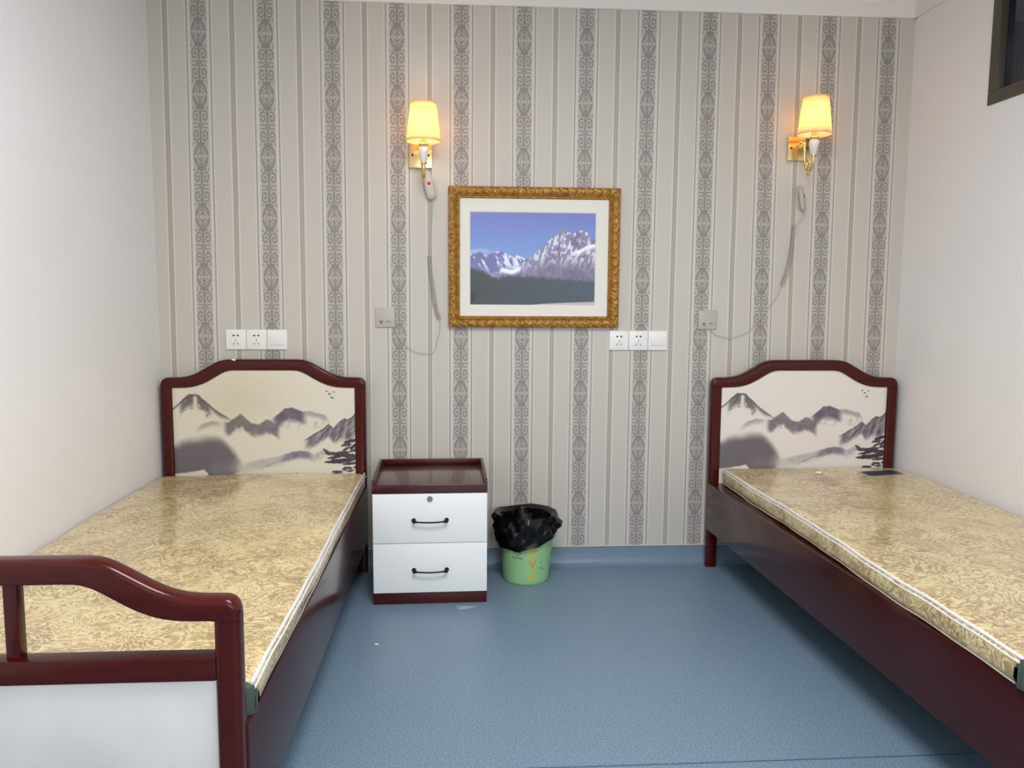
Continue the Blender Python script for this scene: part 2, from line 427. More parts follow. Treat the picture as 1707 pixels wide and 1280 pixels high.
# wall behind the camera, with a window opening
wf = box('wall_front', XL, XR, YF-.1, YF, 0, ZC, 'paint', bev=0)
bm = bmesh.new(); ox0, ox1, oz0, oz1 = -0.5, 1.6, 0.68, 2.22
for b_ in ((XL, ox0, 0, ZC), (ox1, XR, 0, ZC), (ox0, ox1, 0, oz0), (ox0, ox1, oz1, ZC)):
    box_bm(b_[0], b_[1], YF-.1, YF, b_[2], b_[3], 0, 2, bm)
bm.to_mesh(wf.data); bm.free(); wf['kind'] = 'structure'
win2 = thing('window_2', 'bright daylight window in the wall behind the viewer', 'window', ((ox0+ox1)/2, YF-.05, oz0)); win2['kind'] = 'structure'
hw = (ox1-ox0)/2; hh = oz1-oz0
for nm, b_ in (('frame_bottom', (-hw, hw, -.03, .03, 0, .05)), ('frame_top', (-hw, hw, -.03, .03, hh-.05, hh)),
               ('frame_stile', (-hw, -hw+.05, -.03, .03, .05, hh-.05)), ('frame_stile', (hw-.05, hw, -.03, .03, .05, hh-.05)),
               ('mullion', (-.03, .03, -.03, .03, .05, hh-.05))):
    box(nm, *b_, 'plastic', win2, 0.003)
# cornice
def cornice(name, p0, p1, nrm):
    """profile: (out from wall, z)"""
    prof = [(0, 2.420), (0.010, 2.420), (0.014, 2.424), (0.014, 2.476), (0.020, 2.480), (0.026, 2.490), (0.034, 2.505), (0.046, 2.512), (0.050, ZC), (0, ZC)]
    bm = bmesh.new(); p0 = Vector(p0); p1 = Vector(p1); n = Vector(nrm)
    A = [bm.verts.new((p0.x+n.x*o_, p0.y+n.y*o_, z)) for o_, z in prof]
    B = [bm.verts.new((p1.x+n.x*o_, p1.y+n.y*o_, z)) for o_, z in prof]
    for i in range(len(prof)):
        j = (i+1) % len(prof); bm.faces.new((A[i], A[j], B[j], B[i]))
    bm.faces.new(A); bm.faces.new(B[::-1])
    o = obj(name, bm, 'trim', angle=25); o['kind'] = 'structure'
cornice('trim_1', (XL, D, 0), (XR, D, 0), (0, -1, 0))
cornice('trim_2', (XR, YF, 0), (XR, D, 0), (-1, 0, 0))
cornice('trim_3', (XL, YF, 0), (XL, D, 0), (1, 0, 0))
# coved vinyl skirting
def skirting(name, p0, p1, nrm):
    prof = [(0, 0), (0.034, 0.0), (0.034, 0.0015), (0.022, 0.005), (0.011, 0.013), (0.005, 0.026), (0.004, 0.084), (0.0, 0.084)]
    bm = bmesh.new(); p0 = Vector(p0); p1 = Vector(p1); n = Vector(nrm)
    A = [bm.verts.new((p0.x+n.x*o_, p0.y+n.y*o_, z)) for o_, z in prof]
    B = [bm.verts.new((p1.x+n.x*o_, p1.y+n.y*o_, z)) for o_, z in prof]
    for i in range(len(prof)):
        j = (i+1) % len(prof); bm.faces.new((A[i], A[j], B[j], B[i]))
    bm.faces.new(A); bm.faces.new(B[::-1])
    o = obj(name, bm, 'cove', angle=50); o['kind'] = 'structure'
    bm = bmesh.new()
    q0 = p0+n*0.0035; q1 = p1+n*0.0035
    tube_bm([(q0.x, q0.y, 0.0865), (q1.x, q1.y, 0.0865)], 0.0034, 8, bm)
    obj('capping_strip', bm, 'cream', o)
skirting('baseboard_back', (XL, D, 0), (XR, D, 0), (0, -1, 0))
skirting('baseboard_left', (XL, YF, 0), (XL, D, 0), (1, 0, 0))
skirting('baseboard_right', (XR, YF, 0), (XR, D, 0), (-1, 0, 0))
# ceiling lamp out of view above
cl = thing('ceiling_lamp', 'square white flush ceiling lamp above the beds', 'lamp', (0.25, 1.25, ZC))
box('housing', -.48, .48, -.48, .48, -.03, 0, 'plastic', cl, 0.004)
box('diffuser', -.46, .46, -.46, .46, -.036, -.03, 'diffuser', cl, 0)

# ------------------------------------------------------------------ painters (flat prints as colour attributes)
def vnoise(x, y, seed, sc):
    rs = np.random.RandomState(seed); T = rs.rand(64, 64)
    x = x*sc; y = y*sc; xi = np.floor(x).astype(int); yi = np.floor(y).astype(int); fx = x-xi; fy = y-yi
    fx = fx*fx*(3-2*fx); fy = fy*fy*(3-2*fy); g_ = lambda a, b: T[a % 64, b % 64]
    return (g_(xi, yi)*(1-fx)+g_(xi+1, yi)*fx)*(1-fy)+(g_(xi, yi+1)*(1-fx)+g_(xi+1, yi+1)*fx)*fy
def fbm(x, y, seed, sc, o=4):
    s = 0; a = 0.5
    for i in range(o): s = s+a*vnoise(x, y, seed+i, sc*2**i); a *= .5
    return s/(1-.5**o)
def ss(x, a, b):
    t = np.clip((x-a)/(b-a), 0, 1); return t*t*(3-2*t)
def ink_painting(px, py, base):
    """px,py: drawing coordinates, roughly 1152 wide and 700 high (y down)"""
    x = px; y = py
    ink = np.zeros_like(x); col = np.ones(x.shape+(3,))*np.array(base, float)
    n1 = fbm(x, y, 3, 1/90.); n2 = fbm(x, y, 11, 1/22.); n3 = fbm(x, y, 23, 1/9.)
    def ridge(pts, jit=6):
        xs, ys = zip(*pts); return np.interp(x, xs, ys) + (n2-.5)*jit*2
    def lay(alpha, tone):
        nonlocal col
        al = np.clip(alpha, 0, 1)[..., None]; col = col*(1-al)+np.array(tone, float)*al
    def seg(a, b, soft=30): return ss(x, a, a+soft)*(1-ss(x, b-soft, b))
    gray = (112, 104, 110); purple = (104, 98, 116); dark = (44, 36, 46)
    # far peak, top left
    r = ridge([(0, 248), (45, 212), (85, 172), (117, 147), (172, 153), (198, 180), (247, 225), (297, 266), (360, 308)], 4)
    dpt = y-r; clump = ss(x, 40, 80)*(1-ss(x, 130, 150))+ss(x, 150, 175)*(1-ss(x, 215, 260))
    lay(seg(-60, 380, 50)*ss(dpt, -3, 3)*(1-ss(dpt, 4, 14+n2*14))*0.75, (74, 68, 74))
    lay(clump*ss(dpt, 0, 6)*(1-ss(dpt, 25+n2*50, 60+n2*70))*(0.55+n3*.5), (82, 75, 78))
    lay(ss(x, 210, 250)*(1-ss(x, 300, 350))*ss(dpt, 0, 5)*(1-ss(dpt, 15, 42))*(.2+n3*.8), (104, 96, 100))
    # middle range
    r = ridge([(140, 372), (190, 338), (250, 318), (310, 325), (350, 328), (395, 300), (430, 276), (455, 300), (490, 332), (540, 344), (585, 312), (615, 318), (650, 352), (680, 380)])
    dpt = y-r
    lay(seg(130, 330, 70)*ss(dpt, -4, 8)*(1-ss(dpt, 10, 50))*0.6, (134, 128, 132))
    lay(seg(310, 680, 40)*ss(dpt, -4, 8)*(1-ss(dpt, 40+n1*40, 75+n1*50))*(.65+n2*.35), (102, 95, 102))
    # right-middle hill
    r = ridge([(600, 320), (665, 275), (707, 242), (742, 235), (777, 246), (817, 262), (860, 258), (905, 272), (957, 284), (985, 320)])
    dpt = y-r
    lay(seg(610, 850, 50)*ss(dpt, -4, 6)*(1-ss(dpt, 40+n1*30, 95+n1*30))*(.75+n2*.25), (88, 81, 98))
    lay(seg(810, 990, 40)*ss(dpt, -4, 6)*(1-ss(dpt, 14, 50))*(.45+n2*.4), (140, 134, 142))
    lay(seg(320, 680, 40)*ss(y, 330, 350)*(1-ss(y, 352+n1*30, 400))*ss(n2, .45, .62)*.45, (120, 113, 120))
    lay(seg(560, 990, 60)*ss(y, 300, 330)*(1-ss(y, 350, 385))*ss(n2, .48, .65)*.35, (150, 144, 152))
    # large wash, lower left
    top = np.interp(x, [-20, 0, 60, 130, 210, 290, 340, 390, 430, 470], [470, 462, 436, 418, 400, 412, 450, 500, 560, 640])+(n1-.5)*40
    bot = np.interp(x, [0, 80, 150, 190, 210, 230, 260, 330, 420], [660, 652, 640, 632, 650, 690, 700, 690, 640])+(n2-.5)*8
    lay(ss(y-top, -10, 65)*(1-ss(y-bot, -6, 8))*(1-ss(x, 290+n1*110, 430+n1*60))*.95, (100, 92, 97))
    lay(ss(x, 200, 260)*(1-ss(x, 340, 480))*ss(y, 560, 620)*(1-ss(y, 640, 700))*.4, (140, 134, 138))
    # low hills
    r = ridge([(390, 612), (480, 585), (560, 566), (640, 555), (690, 540), (740, 522), (790, 512), (850, 520), (880, 540), (940, 505), (990, 480)])
    dpt = y-r
    lay(seg(400, 1000, 90)*ss(dpt, -6, 10)*(1-ss(dpt, 20, 60+n1*40))*(.35+n2*.5), (158, 152, 158))
    lay(seg(660, 890, 60)*ss(dpt, -4, 10)*(1-ss(dpt, 30, 66))*(.55+n2*.4), (106, 100, 118))
    st = ridge([(480, 660), (560, 622), (640, 590), (700, 568)], 5); lay(seg(520, 740, 60)*(1-ss(np.abs(y-st), 1, 6+n2*6))*.5*(n3+.3), (110, 104, 116))
    # right crags
    r = ridge([(815, 446), (877, 410), (937, 375), (977, 345), (1007, 370), (1047, 325), (1077, 305), (1097, 315), (1127, 295), (1152, 268), (1200, 240)], 7)
    dpt = y-r; streak = fbm(x*1.0+y*0.55, y*.25, 31, 1/12., 3)
    lay(seg(810, 1300, 60)*ss(dpt, -3, 4)*(1-ss(dpt, 50+ss(x, 950, 1100)*60, 95+ss(x, 950, 1100)*70))*np.clip(.25+streak*1.1, 0, 1), (92, 86, 96))
    lay(seg(810, 1300, 40)*ss(dpt, -4, 2)*(1-ss(dpt, 3, 9))*.75, (70, 62, 70))
    # rocks and pines as dark strokes
    rs = np.random.RandomState(5)
    def stroke(cx, cy_, lx, ly, ang, a=.95, tone=dark):
        c_, s_ = math.cos(ang), math.sin(ang); u = (x-cx)*c_+(y-cy_)*s_; v = -(x-cx)*s_+(y-cy_)*c_
        d_ = np.sqrt((u/lx)**2+(v/(ly*1.25))**2)+(n3-.5)*.7; lay((1-ss(d_, .75, 1.0))*a, tone)
    for cx, cy_, lx, ly, an in ((1110, 455, 50, 11, -.25), (1090, 478, 40, 9, -.15), (1130, 490, 36, 10, -.6), (1085, 505, 30, 8, -.5), (1135, 515, 30, 9, -.2),
                                (960, 520, 26, 8, .6), (1000, 536, 60, 10, .05), (1060, 530, 50, 9, -.1), (1090, 548, 80, 11, .02), (1010, 560, 50, 8, -.15),
                                (1060, 580, 100, 13, -.06), (1120, 565, 40, 10, 0), (1000, 592, 60, 8, .05), (1110, 600, 50, 8, -.1), (1025, 655, 38, 9, -.05),
                                (1095, 630, 34, 8, .1), (1110, 648, 24, 7, -.2), (1070, 640, 20, 6, .3), (1140, 625, 16, 7, -.3)):
        stroke(cx, cy_, lx, ly, an, .93, tuple(np.array((46, 38, 48))+rs.rand()*26))
    for cx, cy_ in ((967, 133), (985, 150), (996, 172), (1012, 137), (1004, 176)): stroke(cx, cy_, 8, 3.6, .3, .9)
    for cx, cy_ in ((590, 668), (770, 660)): stroke(cx, cy_, 7, 5, .3, .35, (120, 110, 100))
    return col
def mountain_photo(u, v):
    x = 300+u*1010; y = 290+v*750
    n1 = fbm(x, y, 3, 1/120.); n2 = fbm(x, y, 13, 1/40.); n3 = fbm(x, y, 29, 1/16., 4)
    tv = ((y-290)/370)[..., None]
    col = np.array((116, 122, 196.))*(1-np.clip(tv, 0, 1))+np.array((122, 160, 216.))*np.clip(tv, 0, 1)
    col = col*np.ones(x.shape+(1,))
    def lay(a, t):
        nonlocal col
        a = np.clip(a, 0, 1)[..., None]; col = col*(1-a)+np.array(t, float)*a
    def rd(p_, j): xs, ys = zip(*p_); return np.interp(x, xs, ys)+(n3-.5)*j
    lay((1-ss(np.abs(y-610-(n2-.5)*60), 5, 34))*(1-ss(x, 360, 560))*.6, (190, 205, 235))
    r = rd([(300, 612), (340, 622), (390, 608), (440, 640), (490, 622), (540, 602), (600, 628), (640, 640), (690, 632), (740, 664), (780, 660), (900, 760)], 26)
    d_ = y-r; st = fbm(x*.9-y*.5, y*.35+x*.1, 41, 1/22., 4)
    lay(ss(d_, -2, 2), (118, 116, 172)); lay(ss(d_, -2, 2)*ss(st, .46, .60)*(1-ss(d_, 70, 130)*.7), (226, 232, 246))
    r2_ = rd([(640, 780), (740, 668), (800, 636), (850, 588), (900, 540), (960, 488), (1010, 440), (1050, 414), (1085, 440), (1120, 462), (1150, 432), (1200, 426), (1240, 452), (1262, 492), (1310, 500)], 24)
    d2_ = y-r2_; st2 = fbm(x+y*.25, y*.42-x*.1, 53, 1/16., 4)
    lay(ss(d2_, -2, 2), (140, 134, 164)); k_ = ss(st2, .44, .62)*(1-ss(y, 600, 800)*.75)
    lay(ss(d2_, -2, 2)*k_, (222, 224, 238)); lay(ss(d2_, -2, 2)*ss(n2, .5, .65)*.45, (98, 94, 132))
    lay(ss(d2_, 60, 200)*ss(y, 640, 760)*.5, (112, 104, 122))
    dg = y-np.interp(x, [1130, 1180, 1240, 1310], [606, 590, 556, 540]); lay(ss(x, 1130, 1160)*ss(dg, -10, 0)*(1-ss(dg, 10, 40+n3*20)), (240, 243, 250))
    sn = y-np.interp(x, [520, 560, 640, 720], [760, 735, 752, 712]); lay(ss(x, 525, 560)*(1-ss(x, 690, 730))*ss(sn, -4, 4)*(1-ss(sn, 25, 50)), (236, 242, 246))
    fo = rd([(300, 735), (400, 755), (470, 795), (530, 822), (560, 800), (640, 790), (720, 800), (800, 798), (900, 806), (1310, 832)], 30)
    fcol = np.array((62, 70, 72.))*(1-u[..., None])+np.array((78, 88, 102.))*u[..., None]
    a = ss(y-fo, -14, 26)[..., None]*.97; col = col*(1-a)+fcol*a
    lay(ss(y, 940, 1020)*.35, (76, 78, 84))
    wd = y-np.interp(x, [700, 780, 900, 1100, 1310], [1042, 1032, 1022, 1012, 1004]); lay(ss(wd, -3, 4)*ss(x, 720, 860)*.9, (204, 190, 186))
    lay((1-ss(np.hypot((x-325)/28, (y-975)/45)+(n3-.5)*.6, .6, 1.0))*.8, (44, 52, 56))
    lay(ss(y, 1015, 1040)*(1-ss(x, 300, 360)), (70, 56, 56))
    return col
def print_grid(name, nx, nz, x0, x1, zbot, ztop, y, painter, m, parent, pillow=0.0):
    """upright sheet facing -y; ztop(x) gives its upper outline; painter(x,z)->sRGB 0-255"""
    u = np.linspace(0, 1, nx); t = np.linspace(0, 1, nz)
    Xg = x0+(x1-x0)*u[None, :]*np.ones((nz, 1)); zt = np.array([ztop(x) for x in Xg[0]])
    Zg = zbot+(zt[None, :]-zbot)*t[:, None]
    Yg = np.full_like(Xg, y)
    if pillow: Yg = y-pillow*np.clip(np.minimum.reduce([(Xg-x0), (x1-Xg), (Zg-zbot), (zt[None, :]-Zg)])/0.02, 0, 1)**.5
    co = np.stack([Xg, Yg, Zg], -1).reshape(-1, 3)
    idx = np.arange(nx*nz).reshape(nz, nx)
    F = np.stack([idx[:-1, :-1], idx[:-1, 1:], idx[1:, 1:], idx[1:, :-1]], -1).reshape(-1, 4)
    # thickness: a back sheet and rim
    nb = len(co); back = np.array([[x0, y+.012, zbot], [x1, y+.012, zbot], [x1, y+.012, zt[-1]], [x0, y+.012, zt[0]]])
    me = bpy.data.meshes.new(name)
    me.from_pydata([tuple(v) for v in np.vstack([co, back])], [], [tuple(f) for f in F]+[(nb+1, nb, nb+3, nb+2)])
    me.polygons.foreach_set('use_smooth', [True]*len(me.polygons))
    c = painter(Xg, Zg)/255.0; c = np.clip(c, 0, 1)
    c = np.where(c <= .04045, c/12.92, ((c+.055)/1.055)**2.4)
    cc = np.ones((nb+4, 4)); cc[:nb, :3] = c.reshape(-1, 3); cc[nb:, :3] = .5
    at = me.color_attributes.new('print', 'FLOAT_COLOR', 'POINT'); at.data.foreach_set('color', cc.ravel())
    me.materials.append(M[m]); me.update()
    o = bpy.data.objects.new(name, me); COL.objects.link(o); o.parent = parent; return o

# ------------------------------------------------------------------ beds
OUT = [(0, 0), (.145, 0), (.162, .001), (.178, .0045), (.195, .0105), (.213, .0205), (.233, .032), (.254, .0445), (.275, .056), (.295, .065), (.316, .0718), (.336, .0758), (.36, .0775), (.40, .078)]
INN = [(0, .046), (.131, .046), (.146, .0475), (.161, .052), (.18, .062), (.202, .0755), (.222, .0875), (.243, .099), (.264, .1075), (.284, .1140), (.302, .1175), (.319, .1195), (.35, .1205), (.40, .121)]
_pc = {}
def prof_eval(P_, x, half):
    if id(P_) not in _pc:
        g_ = np.linspace(-.5, .5, 1001); v_ = np.interp(np.abs(g_), [p_[0] for p_ in P_], [p_[1] for p_ in P_])
        kr = np.exp(-np.linspace(-3, 3, 73)**2/2); kr /= kr.sum()
        _pc[id(P_)] = (g_, np.convolve(np.pad(v_, 36, mode='edge'), kr, 'valid'))
    g_, v_ = _pc[id(P_)]
    return float(np.interp(abs(x)*.43/half, g_, v_))
def top_rail(name, x0, x1, ztop, y0, y1, parent, r=0.011):
    """curved crest rail swept along x with rounded edges and rounded ends"""
    half = (x1-x0)/2; xc = (x0+x1)/2; bm = bmesh.new(); rings = []
    n = 96; st = []
    for i in range(n+1):
        s_ = -half+2*half*i/n; st.append(s_)
    extra = [-half+half*2e-3*k for k in (1, 3, 6, 10, 16, 24, 34)]; extra = [e for e in extra]
    st = sorted(set(st+extra+[-e for e in extra]))
    R = 0.030
    for s_ in st:
        zo = ztop-prof_eval(OUT, s_, half); zi = ztop-prof_eval(INN, s_, half)
        e = half-abs(s_)
        if e < R: zo -= R-math.sqrt(max(R*R-(R-e)**2, 0))
        ins = r-math.sqrt(max(r*r-(r-min(e, r))**2, 0)); ya, yb_ = y0+ins, y1-ins
        rr = min(r, (zo-zi)*.45); rb_ = .0008 if e < .052 else .004; ring = []
        for cx, cz, q_, a0 in ((ya+rb_, zi+rb_, rb_, 180), (yb_-rb_, zi+rb_, rb_, 270), (yb_-rr, zo-rr, rr, 0), (ya+rr, zo-rr, rr, 90)):
            for k in range(5):
                a = math.radians(a0+k*22.5); ring.append(bm.verts.new((xc+s_, cx+q_*math.cos(a), cz+q_*math.sin(a))))
        rings.append(ring)
    for A, B in zip(rings, rings[1:]):
        m_ = len(A)
        for k in range(m_):
            j = (k+1) % m_; bm.faces.new((A[k], A[j], B[j], B[k]))
    bm.faces.new(rings[0]); bm.faces.new(rings[-1])
    return obj(name, bm, 'wood', parent, angle=50)
def post(name, x0, x1, y0, y1, z0, z1, parent, bev):
    bm = box_bm(x0, x1, y0, y1, z0, z1, 0)
    bmesh.ops.bevel(bm, geom=[e for e in bm.edges if abs(e.verts[0].co.z-e.verts[1].co.z) > .01], offset=bev, segments=4, profile=.5, affect='EDGES')
    return obj(name, bm, 'wood', parent)
def skew_rail(name, xh, xf, yh, yf, th, z0, z1, side, parent):
    """side rail from head (xh,yh) to foot (xf,yf), outer face at x; th to the inside"""
    bm = bmesh.new(); t_ = -side*th
    bmesh.ops.create_cube(bm, size=1)
    for v in bm.verts:
        f_ = v.co.y+.5; xo = xf+(xh-xf)*f_
        v.co = Vector((xo + (t_ if (v.co.x*side) < 0 else 0), yf+(yh-yf)*f_, z0 if v.co.z < 0 else z1))
    bmesh.ops.bevel(bm, geom=list(bm.edges), offset=.003, segments=2, profile=.6, affect='EDGES')
    return obj(name, bm, 'wood_rail', parent)
def make_bed(label, hx0, hx1, fx0, fx1, base, warm, rz):
    """hx: outer sides of headboard posts (world x), fx: of the footboard posts"""
    YH, YFt = 3.445, 1.460
    c = (hx0+hx1)/2
    t = thing('single_bed', label, 'bed', (c, YH, 0), 0, 'two matching single beds')
    h0, h1 = hx0-c, hx1-c; f0, f1 = fx0-c, fx1-c; yf = YFt-YH
    HT, FT = 0.938, 0.728
    # headboard
    hb = [(h0, h0+.047), (h1-.047, h1)]
    for a, b in hb:
        post('headboard_post', a, b, 0, .045, 0, HT-.121, t, 0.010)
    top_rail('headboard_crest_rail', h0, h1, HT, 0, .045, t)
    box('headboard_bottom_rail', h0+.047, h1-.047, .006, .036, .24, .30, 'wood', t, 0.003)
    half = (h1-h0)/2; k = half/.43
    zt = lambda x: HT-prof_eval(INN, x, half)+.008
    x0, x1 = h0+.043, h1-.043
    def paint(Xg, Zg):
        px = (Xg-(h0+.040))/((h1-h0)-.080)*1152
        py = (HT-.046-Zg)/((h1-h0)-.080)*1152
        cc = ink_painting(px, py, base)
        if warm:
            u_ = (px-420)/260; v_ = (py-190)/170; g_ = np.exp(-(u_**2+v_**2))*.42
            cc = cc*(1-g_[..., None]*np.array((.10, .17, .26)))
        return cc
    print_grid('headboard_panel', 330, 230, x0, x1, .30, zt, .012, paint, 'print', t, 0.006)
    # footboard
    for a, b in ((f0, f0+.047), (f1-.047, f1)):
        post('footboard_post', a, b, yf, yf+.045, 0, FT-.121, t, 0.011)
    top_rail('footboard_crest_rail', f0, f1, FT, yf, yf+.045, t, 0.012)
    box('footboard_middle_rail', f0+.045, f1-.045, yf+.003, yf+.043, .490, .537, 'wood', t, 0.004)
    fc = (f0+f1)/2+.014
    box('footboard_spindle', fc-.013, fc+.013, yf+.011, yf+.036, .535, FT-.044, 'wood', t, 0.003)
    box('footboard_panel', f0+.045, f1-.045, yf+.012, yf+.034, .20, .4915, 'leather', t, 0.004)
    box('footboard_bottom_rail', f0+.045, f1-.045, yf+.003, yf+.043, .155, .202, 'wood', t, 0.004)
    # rails and slats
    skew_rail('side_rail', h0-.004, f0-.004, .012, yf+.034, .024, rz, .388, -1, t)
    skew_rail('side_rail', h1+.004, f1+.004, .012, yf+.034, .024, rz, .388, 1, t)
    for i in range(12):
        y = yf+.13+i*(-yf-.20)/11; q = (y-yf)/(-yf)
        box('slat', f0+(h0-f0)*q+.022, f1+(h1-f1)*q-.022, y-.035, y+.035, .345, .3655, 'wood_rail', t, 0.002)
    bm = bmesh.new()
    q = [(h0+.021, -.004), (h1-.021, -.004), (f1-.021, yf+.05), (f0+.021, yf+.05)]
    A = [bm.verts.new((x, y, .366)) for x, y in q]; B = [bm.verts.new((x, y, .3865)) for x, y in q]
    bm.faces.new(A); bm.faces.new(B)
    for i in range(4): bm.faces.new((A[i], A[(i+1) % 4], B[(i+1) % 4], B[i]))
    obj('bed_board', bm, 'wood_rail', t)
    return t
bedL = make_bed('mahogany bed along the left wall, its curved footboard in the foreground', -1.262, -0.404, -1.262, -0.410, (217, 211, 193), True, .145)
bedR = make_bed('mahogany bed along the right wall, its dark side rail running out of view', 1.112, 1.962, 1.198, 1.968, (226, 218, 211), False, .176)
# flake of paint on the left headboard
bm = bmesh.new()
for (x, z) in ((-.010, -.001), (-.004, .0035), (.004, .003), (.010, -.002), (.006, -.008), (.002, -.004)): bm.verts.new((x, 0, z))
bm.faces.new(bm.verts[:])
g = bmesh.ops.extrude_face_region(bm, geom=list(bm.faces))
for e in g['geom']:
    if isinstance(e, bmesh.types.BMVert): e.co.y += .012
tag(obj('paper_scrap', bm, 'paper', None, (-.955, 3.447, .9375)), 'small cream paper scrap stuck on top of the left headboard', 'paper')

# ------------------------------------------------------------------ mattresses
def mattress(label, x0, x1, y0, y1, z0, z1, inner, seed, skew=0.0):
    """inner: +1 when the room side is +x"""
    c = ((x0+x1)/2, y1, z0); t = thing('mattress', label, 'mattress', c, 0, 'two thin mattresses')
    W = (x1-x0)/2; L = y1-y0; H = z1-z0; r = .022
    rs = random.Random(seed); ph = [rs.random()*6 for _ in range(8)]
    def wav(x, y): return .0022*math.sin(3.1*x*2+ph[0]+y*4.1)+.0018*math.sin(7.3*y+ph[1]-x*5)+.0012*math.sin(13*y+ph[2]+x*9)
    bm = bmesh.new(); nx, ny = 44, 90
    xs = []; 
    # cross-section loop in x,z
    loop = []
    for a0, cx, cz in ((180, -W+r, r), (270, W-r, r), (0, W-r, H-r), (90, -W+r, H-r)):
        for k in range(6):
            a = math.radians(a0+k*18); loop.append((cx+r*math.cos(a), cz+r*math.sin(a), k))
        if a0 == 270 or a0 == 180 or a0 == 0 or a0 == 90:
            pass
    pts = []
    for i, (x, z, k) in enumerate(loop):
        pts.append((x, z))
        if k == 5:
            nxp = loop[(i+1) % len(loop)]; n_ = nx if abs(nxp[1]-z) < 1e-6 else 2
            for q in range(1, n_): pts.append((x+(nxp[0]-x)*q/n_, z+(nxp[1]-z)*q/n_))
    rings = []
    for j in range(ny+1):
        y = -L+L*j/ny; e = min(j, ny-j); ins = {0: .018, 1: .004}.get(e, 0.0)
        sag = {0: .012, 1: .003}.get(e, 0.0)
        ring = []
        for x, z in pts:
            zz = z; dz = wav(x, y)*(z/H); xx = x*(1-ins/W)+skew*(j/ny)*((W+inner*x)/(2*W))
            zz = H/2+(z-H/2)*(1-sag/H)+dz
            ring.append(bm.verts.new((xx, y, max(zz, 0.0))))
        rings.append(ring)
    m_ = len(pts)
    for A, B in zip(rings, rings[1:]):
        for k in range(m_):
            j = (k+1) % m_; bm.faces.new((A[k], A[j], B[j], B[k]))
    bm.faces.new(rings[0]); bm.faces.new(rings[-1])
    obj('mattress_body', bm, 'brocade', t, angle=60)
    # film piping along the edges of the room side and the ends
    def edge(xe, z, dx, rad):
        p_ = [(xe+dx+skew*i/60, -L+.02+(L-.03)*i/60, z+wav(xe, -L+L*i/60)+.0010*math.sin(i*.9+ph[3])) for i in range(61)]
        return tube_bm(p_, rad, 8)
    obj('piping', edge(inner*W, H-.0045, -inner*.008, .0046), 'piping', t)
    obj('piping', edge(inner*W, H-.0145, -inner*.0025, .0028), 'piping', t)
    obj('piping', edge(inner*W, .005, -inner*.006, .0026), 'piping2', t)
    for y, k_ in ((-L+.012, 0), (-.012, 1)):
        sh_ = skew*k_
        p_ = [(-W+.02+(2*W-.04)*i/30+sh_*(.5-inner*(.5-i/30)), y, H-.010+wav(-W+2*W*i/30, y)) for i in range(31)]
        obj('piping', tube_bm(p_, .0032, 8), 'piping2', t)
    # dark cloth at the room-side foot corner
    s_ = inner
    bm = bmesh.new(); prof = [(.002, -.001), (.0035, .01), (.0035, H-.026), (-.004, H-.008), (-.02, H-.001), (-.032, H+.0005)]
    A = []
    for j, (yy, kx_, tz) in enumerate(((.0, .016, .7), (.010, .002, .94), (.022, -.001, 1.0), (.034, -.001, .6))):
        A.append([bm.verts.new((s_*(W+px-kx_), -L+yy, (pz if j < 3 else H*.45+(pz-H*.45)*tz)+.001)) for px, pz in prof])
    for P0, P1 in zip(A, A[1:]):
        for k in range(len(prof)-1): bm.faces.new((P0[k], P0[k+1], P1[k+1], P1[k]))
    g = bmesh.ops.solidify(bm, geom=list(bm.faces), thickness=.0012)
    obj('corner_patch', bm, 'corner', t, label='dark green cloth corner')
    return t, W, L, H, wav
mL = mattress('thin gold brocade mattress in clear film on the left bed', -1.268, -0.404, 1.520, 3.443, .389, .450, 1, 3)
mR = mattress('thin gold brocade mattress in clear film on the right bed', 1.186, 1.968, 1.528, 3.440, .389, .460, -1, 8, -.026)
# paper label under the film of the right mattress
bm = bmesh.new()
t, W, L, H, wav = mR
for i in range(9):
    for j in range(5):
        x = 1.742+.165*i/8 - t.location.x; y = 3.235+.085*j/4+(.03*i/8) - t.location.y
        bm.verts.new((x, y, H+wav(x, y)+.0012))
bm.verts.ensure_lookup_table()
for i in range(8):
    for j in range(4):
        a = i*5+j; bm.faces.new([bm.verts[q] for q in (a, a+5, a+6, a+1)])
bmesh.ops.solidify(bm, geom=list(bm.faces), thickness=.0006)
obj('label_sheet', bm, 'label', t, label='blue and black paper label')
def scrap(label, loc, s, seed, flat=.3):
    rs = random.Random(seed); bm = bmesh.new(); bmesh.ops.create_icosphere(bm, subdivisions=2, radius=s)
    for v in bm.verts: v.co = Vector((v.co.x*(.8+.5*rs.random()), v.co.y*(.6+.3*rs.random()), max(v.co.z, -s*.4)*flat*(.7+.6*rs.random())))
    mn_ = min(v.co.z for v in bm.verts)
    for v in bm.verts: v.co.z -= mn_
    return tag(obj('paper_scrap', bm, 'paper', None, loc), label, 'paper')
scrap('crumpled white scrap lying on the right mattress by its headboard', (1.545, 3.30, .4605), .013, 2, .5)
scrap('tiny white crumb on the blue floor beside the left bed', (-.289, 2.706, .0), .0075, 4, .25)
bm = bmesh.new(); pts = []
for i in range(20):
    a = 2*PI*i/20; rr = 1+.25*math.sin(3*a+1)+.15*math.sin(5*a); pts.append((.034*rr*math.cos(a), .018*rr*math.sin(a)))
A = [bm.verts.new((x, y, 0)) for x, y in pts]; B = [bm.verts.new((x*.9, y*.9, .0012)) for x, y in pts]
bm.faces.new(B); bm.faces.new(A[::-1])
for i in range(20): bm.faces.new((A[i], A[(i+1) % 20], B[(i+1) % 20], B[i]))
tag(obj('dried_spill', bm, 'spill', None, (.020, 3.030, 0)), 'pale dried spill on the blue floor before the nightstand', 'stain')

